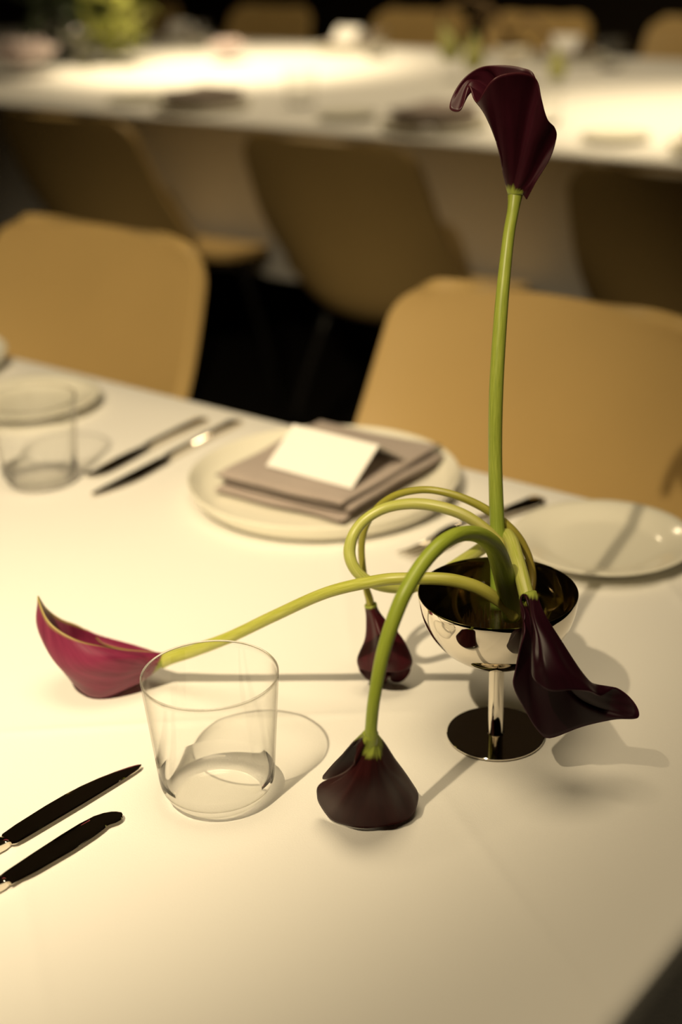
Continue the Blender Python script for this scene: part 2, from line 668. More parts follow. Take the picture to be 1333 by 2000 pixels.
# ------------------------------------------------------------------ tableware
ZC = TOP + 0.0012      # things stand on the linen


def dinner_plate(loc, label, r=0.1365, group='dinner plates'):
    k = r / 0.1365
    prof = [(0, 0.0045), (0.105 * k, 0.0045), (0.120 * k, 0.0060), (0.1285 * k, 0.0120), (0.1335 * k, 0.0195), (0.1355 * k, 0.0212), (0.1368 * k, 0.0205),
            (0.1365 * k, 0.0185), (0.1320 * k, 0.0085), (0.124 * k, 0.0020), (0.112 * k, 0.0), (0, 0.0)]
    o = lathe('dinner_plate', prof, M['plate'], None, 96, 60)
    o.location = loc
    return tag(o, label, 'plate', group)


def side_plate(loc, label, r=0.082, group='bread plates'):
    prof = [(0, 0.0060), (0.046, 0.0055), (0.055, 0.0070), (0.062, 0.0105), (0.074, 0.0135), (r - 0.001, 0.0155), (r, 0.0148), (r - 0.001, 0.0135),
            (0.070, 0.0105), (0.060, 0.0070), (0.052, 0.0), (0.048, 0.0), (0.046, 0.0015), (0, 0.0015)]
    o = lathe('bread_plate', prof, M['plate'], None, 96, 60)
    o.location = loc
    return tag(o, label, 'plate', group)


def napkin(loc, rz, label, group='folded napkins'):
    """linen folded in thirds and doubled; soft layered fold at the near edge"""
    root = empty('napkin', loc, rz)

    def layer(x0, x1, y0, y1, z0, z1, sag, roll_end, seed):
        nx, ny = 40, 26
        verts, faces = [], []
        for side in (1, 0):
            for i in range(nx + 1):
                for j in range(ny + 1):
                    u, v = i / nx, j / ny
                    x = x0 + (x1 - x0) * u
                    y = y0 + (y1 - y0) * v
                    eu = min(u, 1 - u) * (x1 - x0)
                    ev = min(v, 1 - v) * (y1 - y0)
                    e = min(eu, ev)
                    rr = (z1 - z0) / 2
                    soft = rr * 1.8
                    dz = rr * (1 - math.sqrt(max(0, 1 - (1 - e / soft) ** 2))) if e < soft else 0
                    wv = 0.0024 * noise.noise(Vector((x * 17 + seed, y * 17, seed)))
                    z = (z1 - dz) if side else (z0 + dz)
                    z += wv + sag * (abs(2 * u - 1) ** 3) + (0.0035 * math.sin(math.pi * u) * math.sin(math.pi * v) if side else 0)
                    verts.append((x + 0.005 * noise.noise(Vector((y * 13, seed, 3))), y + 0.007 * noise.noise(Vector((x * 13, seed, 0))), z))
        n1 = (nx + 1) * (ny + 1)
        for i in range(nx):
            for j in range(ny):
                a = i * (ny + 1) + j
                faces.append((a, a + ny + 1, a + ny + 2, a + 1))
                b = n1 + a
                faces.append((b, b + 1, b + ny + 2, b + ny + 1))
        rim = [i * (ny + 1) for i in range(nx + 1)] + [nx * (ny + 1) + j for j in range(1, ny + 1)] + \
              [i * (ny + 1) + ny for i in range(nx - 1, -1, -1)] + [j for j in range(ny - 1, 0, -1)]
        for a, b in zip(rim, rim[1:] + rim[:1]):
            faces.append((a, a + n1, b + n1, b))
        return mesh_obj('fold', verts, faces, M['napkin'], root)
    layer(-0.079, 0.078, -0.090, 0.086, 0.0005, 0.0070, 0.001, 0, 1.0)
    layer(-0.075, 0.081, -0.083, 0.093, 0.0080, 0.0140, 0.001, 0, 2.3)
    layer(-0.078, 0.076, -0.087, 0.096, 0.0150, 0.0205, 0.002, 0, 4.1)
    return tag(root, label, 'napkin', group)


def tent_card(loc, rz, label, w=0.108, h=0.030, group='place cards'):
    """folded card: front leaf leans back, rear leaf props it"""
    root = empty('place_card', loc, rz)
    d, t = 0.045, 0.0006
    for nm, ys in (('front_leaf', -1), ('rear_leaf', 1)):
        v = [(-w / 2, ys * d, 0), (w / 2, ys * d, 0), (w / 2, 0, h), (-w / 2, 0, h)]
        v2 = [(x, y + ys * t, z - (0 if z == 0 else 0)) for x, y, z in v]
        f = [(0, 1, 2, 3), (7, 6, 5, 4), (0, 4, 5, 1), (1, 5, 6, 2), (2, 6, 7, 3), (3, 7, 4, 0)]
        mesh_obj(nm, v + v2, f, M['card'], root, False)
    return tag(root, label, 'place card', group)


def outline_solid(name, outline, m, parent, thick, crown=0.0, z=0.0):
    """plan outline [(x, y_upper, y_lower)] turned into a solid of given thickness with a gently crowned top"""
    verts, faces = [], []
    cross = [(-1, 0.5), (-0.9, 0.92), (-0.5, 1.0), (0, 1.0 + crown), (0.5, 1.0), (0.9, 0.92), (1, 0.5), (0.92, 0.05), (0, 0), (-0.92, 0.05)]
    nc = len(cross)
    for row in outline:
        x, yu, yl = row[:3]
        tk = thick * (row[3] if len(row) > 3 else 1.0)
        zo = row[4] if len(row) > 4 else 0.0
        mid, hw = (yu + yl) / 2, (yu - yl) / 2
        for s, hgt in cross:
            verts.append((x, mid + hw * s, z + zo + hgt * tk))
    for i in range(len(outline) - 1):
        for k in range(nc):
            k2 = (k + 1) % nc
            faces.append((i * nc + k, i * nc + k2, (i + 1) * nc + k2, (i + 1) * nc + k))
    faces.append(tuple(reversed(range(nc))))
    faces.append(tuple(range((len(outline) - 1) * nc, len(outline) * nc)))
    return mesh_obj(name, verts, faces, m, parent, True, None, 35)


def knife_handle(parent, L, x0):
    """faceted tapering handle from the bolster at x0 back to x0 - L"""
    rows = [(x0, 0.0048, -0.0048, 0.75), (x0 - 0.004, 0.0056, -0.0056, 1.0), (x0 - 0.012, 0.0050, -0.0050, 1.15), (x0 - L * 0.35, 0.0050, -0.0050, 1.2),
            (x0 - L * 0.7, 0.0064, -0.0064, 1.15), (x0 - L * 0.93, 0.0078, -0.0078, 1.0), (x0 - L * 0.985, 0.0070, -0.0070, 0.8), (x0 - L, 0.0035, -0.0035, 0.5)]
    return outline_solid('handle', rows, M['steel'], parent, 0.0056, 0.015)


def blade_rows(SP, ED, length, flip):
    def at_(T, t):
        for (t0, y0), (t1, y1) in zip(T, T[1:]):
            if t <= t1:
                f = (t - t0) / (t1 - t0)
                return y0 + (y1 - y0) * f
        return T[-1][1]
    ts = sorted(set([k / 24 for k in range(25)] + [p[0] for p in SP] + [p[0] for p in ED]))
    out = []
    for t in ts:
        yu, yl = at_(SP, t), at_(ED, t)
        if flip < 0:
            yu, yl = -yl, -yu
        out.append((length * t, yu, yl, 1.0 - 0.3 * t))
    return out


def table_knife(loc, ang, label, L=0.235, group='table knives', flip=1):
    root = empty('table_knife', loc, ang)
    tip = L * 0.46
    # convex spine running down to a narrow rounded tip, straight edge
    SP = [(0, .0052), (.02, .0072), (.12, .0086), (.35, .0098), (.5, .0097), (.62, .0086), (.74, .0062), (.85, .0029), (.93, -.0002), (.97, -.0022), (.99, -.0037), (1, -.0050)]
    ED = [(0, -.0062), (.02, -.0080), (.5, -.0086), (.85, -.0084), (.93, -.0080), (.97, -.0075), (.99, -.0067), (1, -.0056)]
    rows = blade_rows(SP, ED, tip, flip)
    outline_solid('blade', rows, M['steel'], root, 0.0021, 0.05, 0.0016)
    knife_handle(root, L - tip, 0.0)
    return tag(root, label, 'knife', group)


def butter_knife(loc, ang, label, L=0.190, group='butter knives', flip=1):
    root = empty('butter_knife', loc, ang)
    tip = L * 0.47
    SP = [(0, .0055), (.06, .0066), (.3, .0088), (.55, .0106), (.72, .0112), (.84, .0104), (.91, .0084), (.96, .0054), (.985, .0026), (1, -.0006)]
    ED = [(0, -.0070), (.2, -.0084), (.5, -.0086), (.70, -.0074), (.80, -.0060), (.835, -.0048), (.86, -.0052), (.90, -.0066), (.94, -.0068), (.97, -.0058), (.99, -.0040), (1, -.0018)]
    rows = blade_rows(SP, ED, tip, flip)
    outline_solid('blade', rows, M['steel'], root, 0.0020, 0.05, 0.0016)
    knife_handle(root, L - tip, 0.0)
    return tag(root, label, 'knife', group)


def fork(loc, ang, label, L=0.19, group='forks'):
    root = empty('fork', loc, ang)
    # handle end at x = 0, tines towards +x
    hr = [(0.0, 0.006, -0.006, .7, .002), (0.004, 0.0088, -0.0088, 1, .002), (0.02, 0.0092, -0.0092, 1, .002), (0.06, 0.006, -0.006, 1, .004), (0.10, 0.0034, -0.0034, 1.3, .009),
          (0.118, 0.0040, -0.0040, 1.2, .010), (0.126, 0.0080, -0.0080, 1, .009), (0.134, 0.0112, -0.0112, 1, .006), (0.142, 0.0120, -0.0120, 1, .003)]
    outline_solid('handle', [(x * L / 0.19, a, b, t, z) for x, a, b, t, z in hr], M['steel'], root, 0.0028, 0.1)
    for k in range(4):
        y = -0.0095 + k * 0.00633
        tr = [(0.141, y + 0.0022, y - 0.0022, 1, .0032), (0.158, y + 0.0019, y - 0.0019, 1, .0010), (0.176, y + 0.0016, y - 0.0016, .9, .0012), (0.190, y + 0.0007, y - 0.0007, .6, .0040)]
        outline_solid('tine', [(x * L / 0.19, a, b, t, z) for x, a, b, t, z in tr], M['steel'], root, 0.0024)
    return tag(root, label, 'fork', group)


def tumbler(loc, label, group='glass tumblers', rt=0.0453, rb=0.0375, h=0.0931):
    """thin blown tumbler: rounded heel, heavy base, fine fire-polished rim"""
    def wall(z):
        base = rb + (rt - rb) * z / h
        if z < 0.018:
            base -= 0.0085 * (1 - z / 0.018) ** 2.6
        return base
    zs = [0.018 * (k / 16) ** 1.6 for k in range(17)] + [0.018 + (h - 0.0008 - 0.018) * k / 24 for k in range(1, 25)]
    outer = [(0, 0.0008), (0.010, 0.0007), (0.020, 0.0004), (rb - 0.0110, 0.0001)] + [(wall(z), z) for z in zs]
    rim = [(rt - 0.0002, h - 0.0003), (rt - 0.00055, h), (rt - 0.0009, h - 0.0003)]
    zi = [h - 0.0008 - (h - 0.0008 - 0.0165) * k / 24 for k in range(25)]
    inner = [(wall(z) - 0.0011, z) for z in zi]
    r1 = inner[-1][0]
    rr = 0.0100
    inner += [(r1 - rr + rr * math.cos(t), 0.0165 - rr * math.sin(t)) for t in [math.pi / 2 * k / 10 for k in range(1, 11)]]
    r2 = inner[-1][0]
    inner += [(r2 * f, 0.0065 + 0.0009 * (1 - f) ** 1.5) for f in (0.8, 0.6, 0.4, 0.2)] + [(0, 0.0074)]
    root = empty('tumbler', loc)
    zb = 0.0175
    foot = [p for p in outer if p[1] < zb or p[0] == 0] + [(wall(zb), zb)]
    foot_in = [(wall(zb) - 0.0011, zb)] + [p for p in inner if p[1] < zb]
    bs = lathe('base', foot, M['heel_glass'], root, 144, None)
    bi = lathe('base_inside', foot_in, M['thin_glass'], bs, 144, None)
    for part in (bs,):
        part.data.materials.append(M['thin_glass'])
        for f in part.data.polygons:
            if abs(f.normal.z) > 0.90:
                f.material_index = 1
    zr = h - 0.0012
    zw = [zb + 0.0001 + (zr - zb - 0.0002) * k / 20 for k in range(21)]
    lathe('wall', [(wall(z), z) for z in zw] + [(wall(z) - 0.0011, z) for z in reversed(zw)], M['thin_glass'], root, 120, None)
    rc, rm = 0.00062, wall(zr) - 0.00055
    lathe('rim', [(rm + rc * math.cos(t), zr + 0.0005 + rc * math.sin(t)) for t in [2 * math.pi * k / 14 for k in range(15)]], M['glass'], root, 144, None)
    return tag(root, label, 'glass', group)


def goblet(loc, label, group='metal coupes'):
    root = empty('goblet', loc)
    R_, zc = 0.0547, 0.1140
    # base disc
    lathe('foot', [(0, 0.0), (0.0345, 0.0), (0.0350, 0.0004), (0.0350, 0.0013), (0.0346, 0.0017), (0, 0.0017)], M['steel'], root, 96, 40)
    lathe('stem', [(0.0062, 0.0016), (0.0060, 0.0022), (0.0054, 0.0028), (0.0054, 0.0585), (0.0060, 0.0598), (0.0066, 0.0602)], M['steel'], root, 48, 50)
    outer = [(R_ * math.sin(t), zc - R_ * math.cos(t)) for t in [math.pi / 2 * k / 28 for k in range(0, 29)]]
    Ri = R_ - 0.0009
    inner = [(Ri * math.sin(t), zc - Ri * math.cos(t)) for t in [math.pi / 2 * k / 28 for k in range(28, -1, -1)]]
    bowl_pts = [(0, outer[0][1])] + outer[1:] + [(R_ - 0.0002, zc + 0.0004), (Ri + 0.0002, zc + 0.0004)] + inner[:-1] + [(0, inner[-1][1])]
    bw = lathe('bowl', bowl_pts, M['steel'], root, 96, 50)
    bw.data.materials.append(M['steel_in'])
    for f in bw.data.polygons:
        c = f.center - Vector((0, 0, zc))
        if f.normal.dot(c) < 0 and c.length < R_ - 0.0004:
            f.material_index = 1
    return tag(root, label, 'goblet', group)


def water(loc, label):
    R_, zc, zl = 0.0535, 0.1140, 0.0965
    ts = [k / 12 for k in range(13)]
    tm = math.acos((zc - zl) / R_)
    prof = [(R_ * math.sin(tm * t), zc - R_ * math.cos(tm * t)) for t in ts] + [(R_ * math.sin(tm) * (1 - t), zl) for t in (0.02, 0.5)] + [(0, zl)]
    prof[0] = (0, zc - R_)
    # only the free surface shows: a shallow lens of water with a meniscus
    r = R_ * math.sin(tm)
    prof = [(0, zl), (r * 0.6, zl), (r * 0.93, zl), (r * 0.98, zl + 0.0003), (r * 0.998, zl + 0.0010)]
    o = lathe('water', prof, M['water'], None, 72, 60)
    o.location = loc
    return tag(o, label, 'water', None, 'stuff')


def flower_frog(loc, label):
    root = empty('flower_frog', loc)
    lathe('base', [(0, 0.0), (0.0255, 0.0), (0.0275, 0.001), (0.0275, 0.0090), (0.0265, 0.0100), (0, 0.0100)], M['frog'], root, 40, 40)
    bm = bmesh.new()
    rnd = random.Random(4)
    for ring in range(8):
        n = max(1, int(ring * 6.2))
        for k in range(n):
            a = 2 * math.pi * (k + 0.5 * (ring % 2)) / n
            r = ring * 0.0034
            x, y = r * math.cos(a), r * math.sin(a)
            mt = Matrix.Translation((x, y, 0.0100 + 0.0068))
            bmesh.ops.create_cone(bm, cap_ends=True, segments=6, radius1=0.0006, radius2=0.00025, depth=0.0136, matrix=mt)
    me = bpy.data.meshes.new('pins')
    bm.to_mesh(me)
    bm.free()
    me.materials.append(M['pin'])
    o = bpy.data.objects.new('pins', me)
    COL.objects.link(o)
    o.parent = root
    tag(o, kind='stuff')
    return tag(root, label, 'flower frog')


# foreground setting --------------------------------------------------
STAND = Vector((0.1054, 0.8672, ZC))
goblet(STAND, 'polished steel footed bowl holding the calla lilies')
flower_frog(STAND + Vector((0, 0, 0.0688)), 'dark spiked flower frog inside the foreground footed bowl')
water(STAND, 'water in the foreground steel bowl')
tumbler((-0.089, 0.8058, ZC), 'clear empty tumbler in focus beside the reclining lily')
tumbler((-0.312, 1.378, ZC), 'blurred clear tumbler near the bread plate at the left edge')

dinner_plate((-0.016, 1.326, ZC), 'cream dinner plate under the folded napkin and white card')
dinner_plate(ab(-1.545, 1.035, ZC), 'cream dinner plate cut by the left edge of the photo')
side_plate((0.236, 1.166, ZC), 'empty cream bread plate behind the steel bowl')
side_plate((-0.365, 1.612, ZC), 'cream bread plate at the left behind the blurred tumbler')
napkin(ab(-0.843, 1.042, ZC + 0.0068), TABLE_ROT + math.radians(3), 'mauve grey napkin folded on the dinner plate')
tent_card(ab(-0.828, 1.036, ZC + 0.0305), TABLE_ROT, 'blank white tent card standing on the mauve napkin')


def ang(p, q):
    return math.atan2(q[1] - p[1], q[0] - p[0])


def at_bolster(tip, end, blade):
    """place for a knife whose blade tip and handle end are known"""
    d = (Vector(tip) - Vector(end)).normalized()
    p = Vector(tip) - d * blade
    return (p.x, p.y, ZC + 0.0002), math.atan2(d.y, d.x)


k2t, k2e = (-0.2480, 1.3290), (-0.1140, 1.5370)
L2 = (Vector(k2t) - Vector(k2e)).length
p, a = at_bolster(k2t, k2e, L2 * 0.46)
table_knife(p, a, 'blurred table knife nearest the napkin plate', L2)
k1t, k1e = (-0.2640, 1.3830), (-0.1530, 1.5460)
L1 = (Vector(k1t) - Vector(k1e)).length
p, a = at_bolster(k1t, k1e, L1 * 0.47)
butter_knife(p, a, 'blurred butter knife beside the left tumbler', L1)
d = (Vector((-0.1490, 0.8420)) - Vector((-0.2235, 0.7560))).normalized()
p, a = at_bolster((-0.1490, 0.8420), tuple(Vector((-0.1490, 0.8420)) - d * 0.245), 0.245 * 0.46)
table_knife(p, a, 'sharp table knife with pointed blade at lower left', 0.245)
d = (Vector((-0.1525, 0.7835)) - Vector((-0.2150, 0.7170))).normalized()
p, a = at_bolster((-0.1525, 0.7835), tuple(Vector((-0.1525, 0.7835)) - d * 0.195), 0.195 * 0.47)
butter_knife(p, a, 'butter knife with rounded notched blade at lower left', 0.195)
fork((0.1970, 1.2825, ZC + 0.0003), ang((0.1970, 1.2825), (0.0556, 1.1584)), 'fork lying behind the steel bowl', 0.188)

# ------------------------------------------------------------------ calla lilies
STEM_PATHS = {
    'upright': [(0.10643,0.877,0.84573,0.00505), (0.10772,0.888,0.86882,0.00524), (0.10838,0.9,0.89466,0.00524), (0.10813,0.916,0.94201,0.00484), (0.10961,0.9285,0.99002,0.0049), (0.11463,0.948,1.04235,0.00461), (0.12089,0.9677,1.08364,0.00406), (0.1256,0.98,1.10203,0.00408), (0.12781,0.9865,1.11263,0.00538)],
    'reclining': [(0.11596,0.857,0.84954,0.00366), (0.10858,0.858,0.85989,0.00402), (0.09293,0.859,0.87164,0.00455), (0.07914,0.86,0.87706,0.00454), (0.06534,0.8605,0.87983,0.00435), (0.04468,0.862,0.88005,0.00418), (0.02399,0.8655,0.87753,0.0042), (-0.0112,0.877,0.86405,0.00408), (-0.0485,0.8985,0.83658,0.00421), (-0.08425,0.9195,0.80864,0.00434), (-0.11302,0.934,0.79049,0.00482), (-0.13191,0.943,0.78043,0.00549), (-0.14012,0.947,0.77492,0.00572)],
    'front': [(0.11477,0.864,0.84707,0.00627), (0.11085,0.858,0.86993,0.00727), (0.10517,0.848,0.8942,0.00713), (0.0979,0.834,0.91561,0.00627), (0.08684,0.818,0.93099,0.00528), (0.07351,0.8,0.94041,0.00483), (0.06123,0.785,0.94188,0.00475), (0.04953,0.774,0.93514,0.00471), (0.03945,0.762,0.92563,0.00467), (0.03185,0.7545,0.91326,0.00466), (0.02281,0.7455,0.89072,0.00434), (0.01649,0.739,0.86297,0.00388), (0.01398,0.7375,0.84239,0.00375), (0.01388,0.7375,0.83767,0.00392), (0.01379,0.738,0.8326,0.00393), (0.01354,0.7395,0.82648,0.00395)],
    'small': [(0.11806,0.868,0.84881,0.00241), (0.12839,0.88,0.85296,0.00243), (0.13262,0.892,0.86394,0.00263), (0.12881,0.901,0.87965,0.00283), (0.11912,0.906,0.89391,0.00301), (0.10168,0.912,0.90719,0.00301), (0.08416,0.917,0.91505,0.00283), (0.06658,0.922,0.91865,0.00265), (0.05245,0.927,0.91706,0.00266), (0.0381,0.932,0.91112,0.00268), (0.02636,0.936,0.90066,0.0027), (0.01803,0.939,0.88631,0.00253), (0.01436,0.94,0.87168,0.00255), (0.01433,0.94,0.85512,0.00256), (0.01648,0.938,0.83716,0.00258), (0.01884,0.936,0.82751,0.00298), (0.01946,0.936,0.82154,0.00318)],
    'looped': [(0.11627,0.868,0.85007,0.00407), (0.11755,0.878,0.86746,0.00408), (0.11294,0.889,0.88392,0.00409), (0.101,0.898,0.89701,0.00411), (0.08498,0.906,0.90651,0.00412), (0.06588,0.913,0.91078,0.00414), (0.04829,0.919,0.91039,0.00397), (0.03106,0.923,0.90574,0.00381), (0.01742,0.921,0.89879,0.00381), (0.00872,0.915,0.89067,0.00399), (0.00507,0.91,0.87995,0.00437), (0.0069,0.905,0.87105,0.00418), (0.01279,0.903,0.86295,0.00399), (0.0232,0.905,0.85469,0.00382), (0.03813,0.915,0.84625,0.00387), (0.05352,0.926,0.84181,0.00411), (0.06928,0.937,0.8437,0.00434), (0.08654,0.941,0.85282,0.00454), (0.10085,0.935,0.86591,0.00469), (0.10925,0.925,0.878,0.00463), (0.11416,0.909,0.88917,0.00473), (0.11668,0.889,0.89316,0.00482), (0.11797,0.868,0.88983,0.00491), (0.11958,0.85,0.88321,0.00502), (0.12123,0.838,0.87549,0.00516)],
}
